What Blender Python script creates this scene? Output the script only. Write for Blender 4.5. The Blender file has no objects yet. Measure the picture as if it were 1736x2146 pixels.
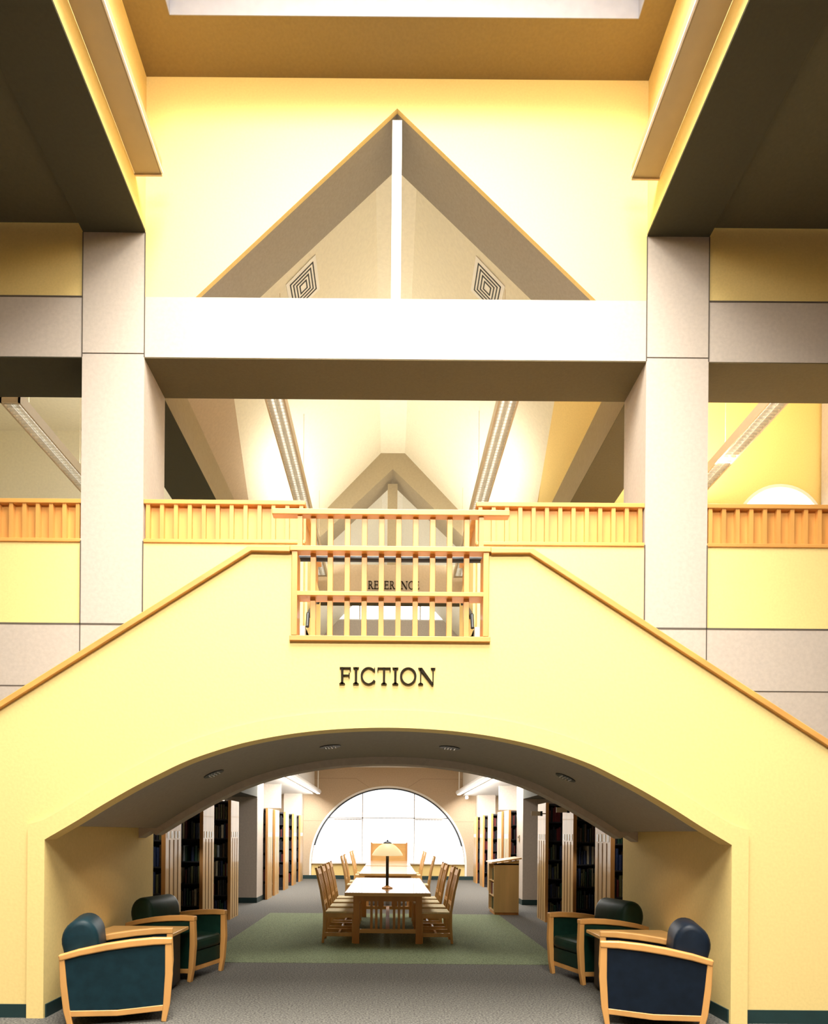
import bpy, math, random
from mathutils import Vector, Matrix
random.seed(7)
S = bpy.context.scene
COL = S.collection
PI = math.pi

# ------------------------------------------------------------------ camera
EYE = 1.6
cam_d = bpy.data.cameras.new('camera')
cam = bpy.data.objects.new('camera', cam_d); COL.objects.link(cam); S.camera = cam
cam.location = (0, 0, EYE)
cam.rotation_euler = (PI/2, -0.008, 0)
cam_d.sensor_fit = 'AUTO'; cam_d.sensor_width = 36
cam_d.lens = 1400/2146*36
cam_d.shift_x = 54/2146; cam_d.shift_y = 675/2146
cam_d.clip_start = 0.05; cam_d.clip_end = 200

# ------------------------------------------------------------------ world, exposure
w = bpy.data.worlds.new('daylight'); S.world = w; w.use_nodes = True
w.node_tree.nodes['Background'].inputs[0].default_value = (0.93, 0.97, 1.0, 1)
w.node_tree.nodes['Background'].inputs[1].default_value = 4.0
S.view_settings.view_transform = 'Standard'; S.view_settings.look = 'None'
S.view_settings.exposure = 0.0; S.view_settings.gamma = 1.0
S.view_settings.use_curve_mapping = False
S.cycles.max_bounces = 8; S.cycles.diffuse_bounces = 5; S.cycles.sample_clamp_indirect = 6

# ------------------------------------------------------------------ lights
def area(name, loc, sx, sy, watts, rot=(0, 0, 0), col=(1, .96, .9), spread=None):
    d = bpy.data.lights.new(name, 'AREA'); d.shape = 'RECTANGLE'; d.size = sx; d.size_y = sy
    d.energy = watts; d.color = col
    if spread: d.spread = spread
    o = bpy.data.objects.new(name, d); COL.objects.link(o); o.location = loc; o.rotation_euler = rot
    return o
area('skylight_daylight', (0.1, 2.7, 12.1), 4.4, 7.0, 2500, col=(1, .96, .88), spread=2.45)
area('rear_fill_light', (0, -4.9, 9.8), 5.6, 1.7, 820, (PI/2-.50, 0, 0), (1, .96, .88), spread=1.5)  # added fill from behind the camera, no known window there
UP = (PI, 0, 0)
for s in (-1, 1):
    area('cove_uplight', (s*2.88, 3.3, 9.40), .2, 8.4, 12, UP, (1, .8, .55))
    area('upper_troffer_uplight', (s*1.62, 13.9, 7.86), .2, 3.8, 75, UP, (1, .95, .82))
    area('aisle_troffer_uplight', (s*5.35, 11.2, 7.86), .2, 3.8, (150 if s > 0 else 40), UP, (1, .95, .82))
    if s > 0: area('aisle_troffer_downlight', (5.35, 10.8, 7.58), .2, 2.8, 330, (-.5, 0, 0), (1, .95, .82))
    area('lower_pendant_light', (s*2.45, 19.2, 2.92), .2, 7.4, 380, (0, -s*.5, 0), (1, .97, .92))
area('lower_centre_fill', (0, 15.2, 3.9), 1.2, 9.5, 230, col=(1, .97, .92))  # added fill over the reading tables, belongs to no fitting
area('upper_far_light', (0, 20, 7.4), 4, 5, 80, UP, (1, .97, .95))

# ------------------------------------------------------------------ materials
def mat(name, col, rough=.7, var=.06, scale=8, bump=0.0, stretch=None, metal=0, emis=None, estr=0, spec=.5, coat=0, alpha=None):
    m = bpy.data.materials.new(name); m.use_nodes = True
    nt = m.node_tree; b = nt.nodes['Principled BSDF']
    b.inputs['Roughness'].default_value = rough
    b.inputs['Metallic'].default_value = metal
    b.inputs['Specular IOR Level'].default_value = spec
    b.inputs['Coat Weight'].default_value = coat
    tc = nt.nodes.new('ShaderNodeTexCoord'); mp = nt.nodes.new('ShaderNodeMapping')
    if stretch: mp.inputs['Scale'].default_value = stretch
    n = nt.nodes.new('ShaderNodeTexNoise'); n.inputs['Scale'].default_value = scale; n.inputs['Detail'].default_value = 5
    r = nt.nodes.new('ShaderNodeValToRGB')
    c = col
    r.color_ramp.elements[0].position = .3; r.color_ramp.elements[1].position = .7
    r.color_ramp.elements[0].color = (c[0]*(1-var), c[1]*(1-var), c[2]*(1-var), 1)
    r.color_ramp.elements[1].color = (min(1, c[0]*(1+var)), min(1, c[1]*(1+var)), min(1, c[2]*(1+var)), 1)
    nt.links.new(tc.outputs['Object'], mp.inputs[0]); nt.links.new(mp.outputs[0], n.inputs['Vector'])
    nt.links.new(n.outputs['Fac'], r.inputs[0]); nt.links.new(r.outputs[0], b.inputs['Base Color'])
    if bump:
        bp = nt.nodes.new('ShaderNodeBump'); bp.inputs['Strength'].default_value = bump; bp.inputs['Distance'].default_value = .01
        nt.links.new(n.outputs['Fac'], bp.inputs['Height']); nt.links.new(bp.outputs[0], b.inputs['Normal'])
    if emis:
        b.inputs['Emission Color'].default_value = (*emis, 1); b.inputs['Emission Strength'].default_value = estr
    return m
YEL = mat('yellow_plaster', (.85, .64, .25), .8, .035, 40, .08)
CON = mat('warm_concrete', (.50, .43, .36), .85, .06, 22, .12)
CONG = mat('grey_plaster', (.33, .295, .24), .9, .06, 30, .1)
GIR = mat('olive_girder_shade', (.045, .041, .020), .9, .06, 30)  # shade on the girder undersides put into the colour
AIS = mat('olive_ceiling_shade', (.075, .068, .036), .9, .06, 30)  # ceiling coloured dark to stand for its lack of light
HALLW = mat('dark_unseen_wall', (.12, .07, .03), .7, .1)  # unseen hall walls, coloured dark to cut bounced light
BSOF = mat('brown_soffit_shade', (.105, .078, .034), .9, .06, 30)  # shade under the beams put into a darker colour
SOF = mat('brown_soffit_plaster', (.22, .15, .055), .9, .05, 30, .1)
CRM = mat('cream_plaster', (.80, .74, .58), .85, .04, 20)
WELL = mat('grey_well_paint', (.30, .285, .30), .9, .05)
TRO = mat('tan_trough_enamel', (.36, .28, .15), .5, .03)
FROST = mat('frosted_daylit_glass', (.9, .9, .9), .4, 0, emis=(1, 1, .98), estr=1.6)
WHT = mat('white_paint', (.82, .80, .76), .7, .02, 10)
TAN = mat('tan_concrete', (.52, .40, .27), .85, .05, 20)
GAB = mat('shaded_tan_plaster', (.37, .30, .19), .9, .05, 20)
JNT = mat('dark_joint', (.10, .08, .06), .9, .05)
OAK = mat('oak_wood', (.76, .43, .14), .42, .16, 5, .05, (1, 1, .12) , coat=.2)
OAKX = mat('oak_wood_lengthwise', (.78, .45, .15), .42, .14, 5, .05, (.12, 1, 1), coat=.2)
OAKL = mat('pale_oak_veneer', (.62, .40, .16), .4, .15, 6, .03, (1, 1, .1), coat=.2)
OAKD = mat('red_oak_wood', (.60, .28, .08), .45, .15, 5, .05, (1, 1, .12))
GRV = mat('dark_groove', (.22, .10, .03), .7, .05)
RWD = mat('honey_rail_wood', (.70, .34, .085), .45, .18, 5, .05, (1, 1, .12), coat=.1)
RWX = mat('honey_rail_wood_lengthwise', (.70, .34, .085), .45, .16, 5, .05, (.12, 1, 1), coat=.1)
CHW = mat('armchair_beech', (.62, .31, .09), .42, .12, 5, .05, (1, 1, .15), coat=.15)
LAM = mat('table_laminate', (.62, .46, .30), .22, .08, 6, 0, (1, .15, 1), coat=.5)
LEA = mat('teal_leather', (.005, .022, .030), .5, .2, 14, .1, spec=.2)
NAV = mat('navy_leather', (.004, .009, .018), .5, .2, 14, .1, spec=.2)
LEG_ = mat('green_leather', (.004, .024, .015), .45, .2, 14, .1, spec=.3)
SEATM = mat('seat_fabric', (.80, .68, .42), .85, .1, 40)
BLK = mat('black_metal', (.012, .014, .016), .45, .1)
DBK = mat('dark_green_vinyl', (.010, .035, .035), .5, .1)
CARP = mat('grey_mauve_carpet', (.105, .098, .084), .97, .8, 55, .6)
CARG = mat('green_carpet', (.165, .20, .105), .97, .6, 55, .6)
METW = mat('white_enamel', (.85, .82, .76), .35, .02)
METT = mat('tan_enamel', (.55, .43, .28), .4, .03)
ALU = mat('louver_aluminium', (.75, .74, .68), .25, .05, metal=.6)
TUBE = mat('fluorescent_tube', (.9, .9, .9), .5, 0, emis=(1, .97, .88), estr=2.2)
LENS = mat('lit_lens', (.9, .9, .9), .5, 0, emis=(1, .98, .93), estr=1.6)
SHADE = mat('lamp_glass', (.85, .70, .40), .4, .05, emis=(1, .78, .42), estr=.8)
DRK = mat('dark_shelf_paint', (.02, .018, .022), .6, .1)
LET = mat('bronze_letters', (.020, .013, .006), .8, .05, spec=.15)
BLD = mat('blind_fabric', (.80, .82, .82), .9, .05)
_n = BLD.node_tree; _tr = _n.nodes.new('ShaderNodeBsdfTranslucent'); _tr.inputs[0].default_value = (.8, .83, .85, 1); _mx = _n.nodes.new('ShaderNodeMixShader'); _mx.inputs[0].default_value = .75
_n.links.new(_n.nodes['Principled BSDF'].outputs[0], _mx.inputs[1]); _n.links.new(_tr.outputs[0], _mx.inputs[2]); _n.links.new(_mx.outputs[0], _n.nodes['Material Output'].inputs[0])
GLASS = bpy.data.materials.new('window_glass'); GLASS.use_nodes = True
nt = GLASS.node_tree; nt.nodes.clear()
_o = nt.nodes.new('ShaderNodeOutputMaterial'); _m = nt.nodes.new('ShaderNodeMixShader')
_t = nt.nodes.new('ShaderNodeBsdfTransparent'); _g = nt.nodes.new('ShaderNodeBsdfGlossy'); _g.inputs['Roughness'].default_value = .02
_f = nt.nodes.new('ShaderNodeFresnel'); nt.links.new(_f.outputs[0], _m.inputs[0]); nt.links.new(_t.outputs[0], _m.inputs[1])
nt.links.new(_g.outputs[0], _m.inputs[2]); nt.links.new(_m.outputs[0], _o.inputs[0])

# ------------------------------------------------------------------ builders
class MB:
    def __init__(s): s.v = []; s.f = []
    def add(s, vs, fs):
        n = len(s.v); s.v += [tuple(v) for v in vs]; s.f += [tuple(i+n for i in f) for f in fs]; return s
    def box(s, x0, x1, y0, y1, z0, z1):
        x0, x1 = min(x0, x1), max(x0, x1); y0, y1 = min(y0, y1), max(y0, y1); z0, z1 = min(z0, z1), max(z0, z1)
        return s.add([(x0,y0,z0),(x1,y0,z0),(x1,y1,z0),(x0,y1,z0),(x0,y0,z1),(x1,y0,z1),(x1,y1,z1),(x0,y1,z1)],
                     [(0,3,2,1),(4,5,6,7),(0,1,5,4),(1,2,6,5),(2,3,7,6),(3,0,4,7)])
    def prism(s, poly, a, b, axis='y'):
        def P(p, t): return (p[0], t, p[1]) if axis == 'y' else ((t, p[0], p[1]) if axis == 'x' else (p[0], p[1], t))
        ar = sum(poly[i][0]*poly[(i+1) % len(poly)][1]-poly[(i+1) % len(poly)][0]*poly[i][1] for i in range(len(poly)))
        if ar < 0: poly = poly[::-1]
        n = len(poly); vs = [P(p, a) for p in poly]+[P(p, b) for p in poly]
        fs = [tuple(range(n)), tuple(range(2*n-1, n-1, -1))]
        for i in range(n):
            j = (i+1) % n; fs.append((i, i+n, j+n, j))
        return s.add(vs, fs)
    def strip(s, path, wid, a, b, axis='y'):
        L, R = [], []
        for i, p in enumerate(path):
            q0 = path[max(0, i-1)]; q1 = path[min(len(path)-1, i+1)]
            d = Vector((q1[0]-q0[0], q1[1]-q0[1])); d.normalize(); n = Vector((-d.y, d.x))
            h = (wid[i] if isinstance(wid, (list, tuple)) else wid)/2
            L.append((p[0]+n.x*h, p[1]+n.y*h)); R.append((p[0]-n.x*h, p[1]-n.y*h))
        for i in range(len(path)-1):
            pass
        return s.prism(L+R[::-1], a, b, axis)
    def tube(s, p0, p1, r, n=12, r1=None):
        p0, p1 = Vector(p0), Vector(p1); d = (p1-p0).normalized(); r1 = r if r1 is None else r1
        u = d.orthogonal().normalized(); v = d.cross(u)
        vs = [p0+(u*math.cos(2*PI*i/n)+v*math.sin(2*PI*i/n))*r for i in range(n)]
        vs += [p1+(u*math.cos(2*PI*i/n)+v*math.sin(2*PI*i/n))*r1 for i in range(n)]
        fs = [tuple(range(n-1, -1, -1)), tuple(range(n, 2*n))]
        for i in range(n):
            j = (i+1) % n; fs.append((i, j, j+n, i+n))
        return s.add(vs, fs)
    def lathe(s, prof, c=(0, 0), n=28):
        vs = []; fs = []
        for r, z in prof:
            for i in range(n): vs.append((c[0]+r*math.cos(2*PI*i/n), c[1]+r*math.sin(2*PI*i/n), z))
        for k in range(len(prof)-1):
            for i in range(n):
                j = (i+1) % n; fs.append((k*n+i, k*n+j, (k+1)*n+j, (k+1)*n+i))
        fs.append(tuple(range(n-1, -1, -1))); m = (len(prof)-1)*n; fs.append(tuple(range(m, m+n)))
        return s.add(vs, fs)
    def quad(s, a, b, c, d, t=.05, n=None):
        # thick panel through four points, thickened along its normal
        A, B, C_, D = map(Vector, (a, b, c, d)); nn = (B-A).cross(D-A).normalized()*t
        vs = [A, B, C_, D, A+nn, B+nn, C_+nn, D+nn]
        return s.add(vs, [(0,3,2,1),(4,5,6,7),(0,1,5,4),(1,2,6,5),(2,3,7,6),(3,0,4,7)])
    def mesh(s, name, m, smooth=False):
        me = bpy.data.meshes.new(name); me.from_pydata(s.v, [], s.f); me.update()
        if m: me.materials.append(m)
        if smooth:
            for p in me.polygons: p.use_smooth = True
        return me
    def build(s, name, m, parent=None, bev=0, smooth=False, sub=0):
        o = bpy.data.objects.new(name, s.mesh(name, m, smooth)); COL.objects.link(o)
        if parent: o.parent = parent
        if bev:
            b = o.modifiers.new('bevel', 'BEVEL'); b.width = bev; b.segments = 3; b.limit_method = 'ANGLE'; b.angle_limit = .6
        if sub:
            b = o.modifiers.new('sub', 'SUBSURF'); b.levels = sub; b.render_levels = sub
        return o
def tag(o, label, cat, group=None, kind=None):
    o['label'] = label; o['category'] = cat
    if group: o['group'] = group
    if kind: o['kind'] = kind
    return o
def thing(name, label, cat, loc=(0, 0, 0), rz=0, group=None):
    o = bpy.data.objects.new(name, None); COL.objects.link(o); o.empty_display_size = .1
    o.location = loc; o.rotation_euler = (0, 0, rz); return tag(o, label, cat, group)
def struct(name, mb, m, **k):
    o = mb.build(name, m, **k); o['kind'] = 'structure'; return o
def kids(o): return [c for c in bpy.data.objects if c.parent == o]
def dup(o, loc=None, rz=None, label=None, parent=None):
    c = o.copy(); COL.objects.link(c)
    if parent: c.parent = parent
    if loc is not None: c.location = loc
    if rz is not None: c.rotation_euler = (0, 0, rz)
    if label: c['label'] = label
    for k in kids(o): dup(k, parent=c)
    return c
def B(*a): return MB().box(*a)

CX = .04                       # axis of the column grid
YW = 8.1                       # front plane of the columns and upper walls
YB = 8.85                      # their back plane
Y2 = 16.1                      # next column line
YF = 23.6                      # far window wall
YS = 5.74                      # stair front plane
XI, XO = 3.045, 3.80           # inner and outer faces of the columns

# ------------------------------------------------------------------ floors
struct('floor', B(-9, 9, -5, YF+.3, -.2, 0), CARP)
struct('floor_green_inlay', B(-2.35, 2.22, 8.25, 13.4, -.05, .004), CARG)

# ------------------------------------------------------------------ main hall shell
struct('wall_rear', B(-9, 9, -5.2, -5, 0, 11), HALLW)
struct('wall_left', B(-9.2, -9, -5, YW, 0, 9.7), HALLW)
struct('wall_right', B(9, 9.2, -5, YW, 0, 9.7), HALLW)
struct('wall_left_back', B(-9.2, -9, YW, YF, 0, 10.1), CRM)
struct('wall_right_back', B(9, 9.2, YW, YF, 0, 10.1), YEL)
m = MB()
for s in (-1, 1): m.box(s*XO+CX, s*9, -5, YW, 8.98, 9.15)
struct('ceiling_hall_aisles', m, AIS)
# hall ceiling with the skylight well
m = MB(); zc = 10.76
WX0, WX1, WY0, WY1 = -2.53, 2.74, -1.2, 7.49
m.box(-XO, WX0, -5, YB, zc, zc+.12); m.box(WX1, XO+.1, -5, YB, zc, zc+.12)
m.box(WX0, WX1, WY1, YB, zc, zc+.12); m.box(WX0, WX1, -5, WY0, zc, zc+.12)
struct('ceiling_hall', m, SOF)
m = MB()
m.box(WX0, WX0+.008, WY0, WY1, zc-.002, 12.2); m.box(WX1-.008, WX1, WY0, WY1, zc-.002, 12.2)
m.box(WX0, WX1, WY1-.008, WY1, zc-.002, 12.2); m.box(WX0, WX1, WY0, WY0+.008, zc-.002, 12.2)
m.box(WX0-.1, WX1+.1, WY0-.1, WY1+.1, 12.2, 12.3)
struct('ceiling_skylight_well', m, WELL)
w4 = struct('added_rear_panel', B(-2.85, 2.85, -5, -4.96, 8.9, 10.7), WHT)  # made-up glowing panel, unseen, goes with the rear fill light
B(-2.75, 2.75, -4.96, -4.95, 9.0, 10.6).build('pane', FROST, w4)
w5 = struct('window_5', B(WX0+.01, WX1-.01, WY0+.01, WY1-.01, 12.16, 12.2), WHT)
B(WX0+.1, WX1-.1, WY0+.1, WY1-.1, 12.14, 12.16).build('pane', FROST, w5)
# high side walls of the hall carried by the long girders
for s, nm in ((-1, 'left'), (1, 'right')):
    struct('wall_clerestory_'+nm, B(s*XI+CX, s*XO+CX, -5, YW, 8.90, zc), YEL)
    t = B(s*XI+CX, s*XO+CX, -5, YW, 8.87, 8.90).build('girder', GIR)  # thin underside plate, shade painted in
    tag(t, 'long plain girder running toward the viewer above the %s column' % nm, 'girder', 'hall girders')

# ------------------------------------------------------------------ gable walls with triangular openings
HB, TA = 2.43, 10.40          # half base and apex height of the triangle
def gable(y0, y1, zt, mt, name, half=XI, zb=8.09, jut=0, rev=None):
    m = MB()
    for s in (-1, 1):
        m.prism([(CX+s*half, zb), (CX+s*HB, zb), (CX, TA), (CX, zt), (CX+s*half, zt)], y0, y1)
    return m.build(name, mt)
g = gable(YW, YW+.06, zc, YEL, 'wall_gable'); g['kind'] = 'structure'
g = gable(YW+.06, YB, zc, CONG, 'wall_gable_core'); g['kind'] = 'structure'
# side panels of the upper wall outside the columns
m = MB()
for s in (-1, 1): m.box(CX+s*XO, s*9, YW+.02, YB, 8.09, 9.0)
struct('wall_upper_side_panels', m, YEL)
# cross beams
def beam(y0, mt, label, parts=True, x=9):
    t = thing('cross_beam', label, 'beam', (0, y0, 7.36), 0, 'concrete cross beams')
    if parts:
        B(CX-XI, CX+XI, 0, .75, 0, .73).build('middle_span', mt, t)
        B(CX-XI, CX+XI, .003, .747, -.012, 0).build('soffit', BSOF, t)  # added thin underside carrying the painted shade
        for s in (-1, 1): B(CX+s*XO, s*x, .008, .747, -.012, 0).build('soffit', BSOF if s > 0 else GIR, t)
        for s in (-1, 1): B(CX+s*XO, s*x, .005, .75, 0, .73).build('side_span', mt, t)
    else:
        B(CX-XI, CX+XI, 0, .3, 0, .73).build('middle_span', mt, t)
    return t
beam(YW, CON, 'pale concrete beam under the big triangular opening between the two columns')
beam(Y2, TAN, 'far tan beam carrying the REFERENCE letters behind the stair railing', x=4.2)
# king posts
def post(y, z0, z1, mt, lab, h=.058):
    return tag(B(CX-h, CX+h, y, y+.12, z0, z1).build('king_post', mt), lab, 'post')
post(YW+.04, 8.09, 10.30, WHT, 'slim white post standing in the middle of the large triangular opening')
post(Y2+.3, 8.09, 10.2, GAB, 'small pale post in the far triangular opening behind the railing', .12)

# columns
def column(s, y, mt, lab):
    t = thing('column', lab, 'column', (CX, y, 0), 0, 'concrete columns')
    if y < 10:
        B(s*XI, s*XO, 0, .75, 4.12, 7.395).build('shaft', mt, t)
        B(s*XI, s*XO, 0, .75, 7.41, 8.87).build('upper_block', mt, t)
        B(s*(XI+.01), s*(XO-.01), .01, .74, 7.395, 7.41).build('joint', JNT, t)
    else:
        B(s*XI, s*XO, 0, .75, 0, 7.31).build('shaft', mt, t)
        B(s*(XI-.01), s*(XO+.01), -.01, .76, 0, .12).build('base_skirting', DBK, t)
    return t
column(-1, YW, CON, 'tall concrete column left of the stair, rising from behind the left stair slope')
column(1, YW, CON, 'tall concrete column right of the stair, rising from behind the right stair slope')
column(-1, 15.3, CON, 'left lower column standing between the two groups of bookcases')
column(1, 15.3, CON, 'right lower column behind the slant-topped dictionary stand')
# joints down both sides of the columns where they meet wall and beam
m = MB()
for s in (-1, 1):
    for x in (XI, XO):
        m.box(CX+s*x-.006, CX+s*x+.006, YW-.004, YW+.004, 2.6, 5.13)
        m.box(CX+s*x-.006, CX+s*x+.006, YW-.004, YW+.004, 7.36, 8.87)
    m.box(CX+s*XO, s*9, YW-.004, YW+.01, 8.083, 8.097)
    m.box(s*1.1, s*9, YW-.004, YW+.004, 4.11, 4.13)
    m.box(CX+s*XO, s*9, YW-.004, YW+.004, 3.36, 3.372)
struct('trim_1', m, JNT)

# second gable
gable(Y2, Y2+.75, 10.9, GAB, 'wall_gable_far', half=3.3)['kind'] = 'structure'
# gable ceiling of the upper floor (flat ridge strip + two slopes, flaring towards the back)
def eave(y): return 2.50+.12*max(0, y-10.3) if y < Y2+1 else 3.04
ys = [YB-.02, 10.5, 12.5, 14.5, Y2, YF]
RZ, RX = 10.78, .29
ml, mr, mrd = MB(), MB(), MB()
spl, spr = MB(), MB()
for a, b in zip(ys[:-1], ys[1:]):
    for s, mm, sp in ((-1, ml, spl), (1, mr, spr)):
        def pt(x, y): return (CX+s*x, y, RZ-1.04*(x-RX))
        q = [pt(RX, a), pt(eave(a), a), pt(eave(b), b), pt(RX, b)]
        mm.quad(*(q if s > 0 else q[::-1]), t=.05)
        q = [pt(eave(a), a), (CX+s*XI, a, 7.98), (CX+s*XI, b, 7.98), pt(eave(b), b)]
        sp.quad(*(q if s > 0 else q[::-1]), t=.05)
mrd.box(CX-RX, CX+RX, YB, YF, RZ, RZ+.05)
struct('ceiling_gable_left', ml, CRM); struct('ceiling_gable_right', mr, CRM); struct('ceiling_ridge', mrd, CRM)
struct('wall_spandrel_left', spl, TAN); struct('wall_spandrel_right', spr, YEL)
for s, nm in ((-1, 'left'), (1, 'right')):
    t = thing('girder', 'upper-floor girder running back from the %s column' % nm, 'girder', (CX+s*(XI+XO)/2, YB, 7.32), 0, 'upper floor girders')
    hw = (XO-XI)/2
    B(-hw, hw, .002, Y2-YB-.002, .01, .66).build('body', GAB, t); B(-hw, hw, .002, Y2-YB-.002, 0, .01).build('soffit', BSOF if s > 0 else GIR, t)  # underside strip is darkened to imitate shade
# upper aisles
struct('ceiling_upper_aisles', B(-9, CX-XI, YB, YF, 10.0, 10.1).box(CX+XI, 9, YB, YF, 10.0, 10.1), CRM)
struct('wall_upper_left_end', B(-9, CX-XO, 14.0, 14.15, 4.1, 10), CRM)
# right aisle end wall with a round window
WC, WR = (7.28, 7.36), .80
def ringpoly(c, r0, r1, n=48, a0=0, a1=2*PI):
    return [(c[0]+r1*math.cos(a0+(a1-a0)*i/n), c[1]+r1*math.sin(a0+(a1-a0)*i/n)) for i in range(n+1)], \
           [(c[0]+r0*math.cos(a0+(a1-a0)*i/n), c[1]+r0*math.sin(a0+(a1-a0)*i/n)) for i in range(n+1)]
m = MB(); y0, y1 = 12.5, 12.65; n = 48
m.box(CX+XO, WC[0]-WR, y0, y1, 4.1, 10); m.box(WC[0]+WR, 9, y0, y1, 4.1, 10)
up = [(WC[0]-WR, 10)]+[(WC[0]+WR*math.cos(PI-PI*i/24), WC[1]+WR*math.sin(PI-PI*i/24)) for i in range(25)]+[(WC[0]+WR, 10)]
lo = [(WC[0]-WR, 4.1)]+[(WC[0]+WR*math.cos(PI+PI*i/24), WC[1]+WR*math.sin(PI+PI*i/24)) for i in range(25)]+[(WC[0]+WR, 4.1)]
m.prism(up, y0, y1); m.prism(lo, y0, y1)
struct('wall_upper_right_end', m, YEL)
def annulus(mb, c, r0, r1, y0, y1, a0=0, a1=2*PI, n=48):
    for i in range(n):
        a = a0+(a1-a0)*i/n; b = a0+(a1-a0)*(i+1)/n
        mb.prism([(c[0]+r*math.cos(t), c[1]+r*math.sin(t)) for r, t in ((r0, a), (r1, a), (r1, b), (r0, b))], y0, y1)
    return mb
w2 = annulus(MB(), WC, WR-.02, WR+.035, y0-.03, y1)
w2 = struct('window_2', w2, WHT)
MB().prism([(WC[0]+(WR-.02)*math.cos(2*PI*i/40), WC[1]+(WR-.02)*math.sin(2*PI*i/40)) for i in range(40)], y0+.04, y0+.05).build('pane', FROST, w2)
tag(B(8.02, 8.7, 12.0, 12.45, 4.1, 10).build('pilaster', CON), 'pale pilaster at the far right beside the round window upstairs', 'pilaster')

# ------------------------------------------------------------------ upper floor slab, parapets
struct('floor_upper', B(-9, -1.03, YW+.1, YF, 3.95, 4.12).box(1.03, 9, YW+.1, YF, 3.95, 4.12).box(-1.03, 1.03, 9.85, YF, 3.95, 4.12), WHT)
struct('wall_lower_concrete', B(-9, -2.96, YW, YW+.25, 0, 4.12).box(2.96, 9, YW, YW+.25, 0, 4.12).box(-2.96, -1.03, YW, YW+.25, 2.62, 4.12).box(1.03, 2.96, YW, YW+.25, 2.62, 4.12).box(-1.03, 1.03, YW, YW+.25, 2.62, 3.1), CON)
PZ0, PZ1 = 4.12, 5.12
m = MB()
for s in (-1, 1):
    m.box(CX*1+s*XI, s*1.06, YW+.03, YW+.2, PZ0, PZ1); m.box(CX+s*XO, s*9, YW+.03, YW+.2, PZ0, PZ1)
    m.box(s*1.03, s*1.18, YW+.2, 9.9, 3.1, PZ1)
struct('wall_upper_parapet', m, YEL)
def timber_rail(x0, x1, lab, returned=0):
    t = thing('timber_guard_rail', lab, 'railing', ((x0+x1)/2, YW+.1, PZ1), 0, 'timber rails of the upper floor')
    L = abs(x1-x0)/2
    B(-L, L, -.09, .07, .47, .525).build('top_rail', RWX, t, .008)
    B(-L, L, -.09, .07, .0, .045).build('bottom_rail', RWX, t, .008)
    B(-L, L, -.02, .01, .045, .47).build('board_panel', RWD, t)
    n = int(round(2*L/.163)); n = max(2, n)
    for i in range(n):
        x = -L+.05+i*(2*L-.1)/(n-1)
        B(x-.024, x+.024, -.075, -.02, .045, .47).build('baluster', RWD, t)
    if returned:
        s = returned; e = s*L
        B(e-.02, e+.13 if s > 0 else e-.13, .07, 1.75, .47, .525).build('return_rail', RWX, t)
        B(e, e+s*.03, .07, 1.75, 0, .47).build('return_panel', RWD, t)
    return t
timber_rail(CX-XI, -1.04, 'timber rail on the yellow parapet just right of the left column', 0)
timber_rail(1.04, CX+XI, 'timber rail on the yellow parapet just left of the right column', 0)
timber_rail(-7.6, CX-XO, 'timber rail running off the left edge, left of the left column')
timber_rail(CX+XO, 7.6, 'timber rail running off the right edge, right of the right column')
for s, nm in ((-1, 'left'), (1, 'right')):
    t = thing('passage_rail', 'timber rail along the %s side of the central stair passage' % nm, 'railing', (s*1.1, YW+.2, PZ1), 0, 'passage rails')
    B(-.07, .07, 0, 1.7, .47, .525).build('top_rail', RWX, t); B(-.02, .02, 0, 1.7, 0, .47).build('board_panel', RWD, t)
    h = thing('wall_handrail', 'dark handrail on brackets on the %s wall of the central passage' % nm, 'handrail', (s*1.0, YW, 4.0), 0, 'passage handrails')
    MB().tube((0, .05, .28), (0, 1.6, 1.08), .022).tube((0, 1.6, 1.08), (0, 1.72, 1.0), .022).tube((0, .05, .28), (0, -.02, .1), .022).build('rail', BLK, h)
    for k in (.3, 1.3): B(-.01 if s < 0 else -.005, .01, k, k+.03, .28+.516*(k-.05)-.07, .28+.516*(k-.05)).box(0, s*.03, k, k+.03, .28+.516*(k-.05)-.09, .28+.516*(k-.05)-.06).build('bracket', BLK, h)
# far upper wall
m = MB(); m.box(-3.3, 3.3, YF, YF+.2, 4.1, 9.15); m.box(-3.3, 3.3, YF, YF+.2, 10.0, 11)
m.box(-9, -3.3, YF, YF+.2, 4.1, 10.1); m.box(3.3, 9, YF, YF+.2, 4.1, 10.1); 
struct('wall_far_upper', m, CON)
w3 = struct('window_3', B(-3.3, 3.3, YF+.02, YF+.08, 9.15, 9.2).box(-3.3, 3.3, YF+.02, YF+.08, 9.95, 10).box(-1.1, -1.04, YF+.02, YF+.08, 9.2, 9.95).box(1.04, 1.1, YF+.02, YF+.08, 9.2, 9.95), WHT)
B(-3.3, 3.3, YF+.04, YF+.05, 9.2, 9.95).build('pane', GLASS, w3)

# ------------------------------------------------------------------ the stair with its arch
PROF = [(0, 2.51), (.3, 2.502), (.6, 2.48), (.9, 2.44), (1.2, 2.38), (1.45, 2.31), (1.73, 2.21), (1.95, 2.105), (2.18, 1.985), (2.45, 1.828), (2.67, 1.69), (2.94, 1.53)]
def sm(prof, n=4):
    out = []
    P = [(-prof[1][0], prof[1][1])]+list(prof)+[(2*prof[-1][0]-prof[-2][0], 2*prof[-1][1]-prof[-2][1])]
    for i in range(1, len(P)-2):
        for k in range(n):
            t = k/n; q = []
            for c in (0, 1):
                p0, p1, p2, p3 = P[i-1][c], P[i][c], P[i+1][c], P[i+2][c]
                q.append(.5*(2*p1+(p2-p0)*t+(2*p0-5*p1+4*p2-p3)*t*t+(3*p1-p0-3*p2+p3)*t**3))
            out.append(tuple(q))
    out.append(prof[-1]); return out
HALF = sm(PROF)
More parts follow.
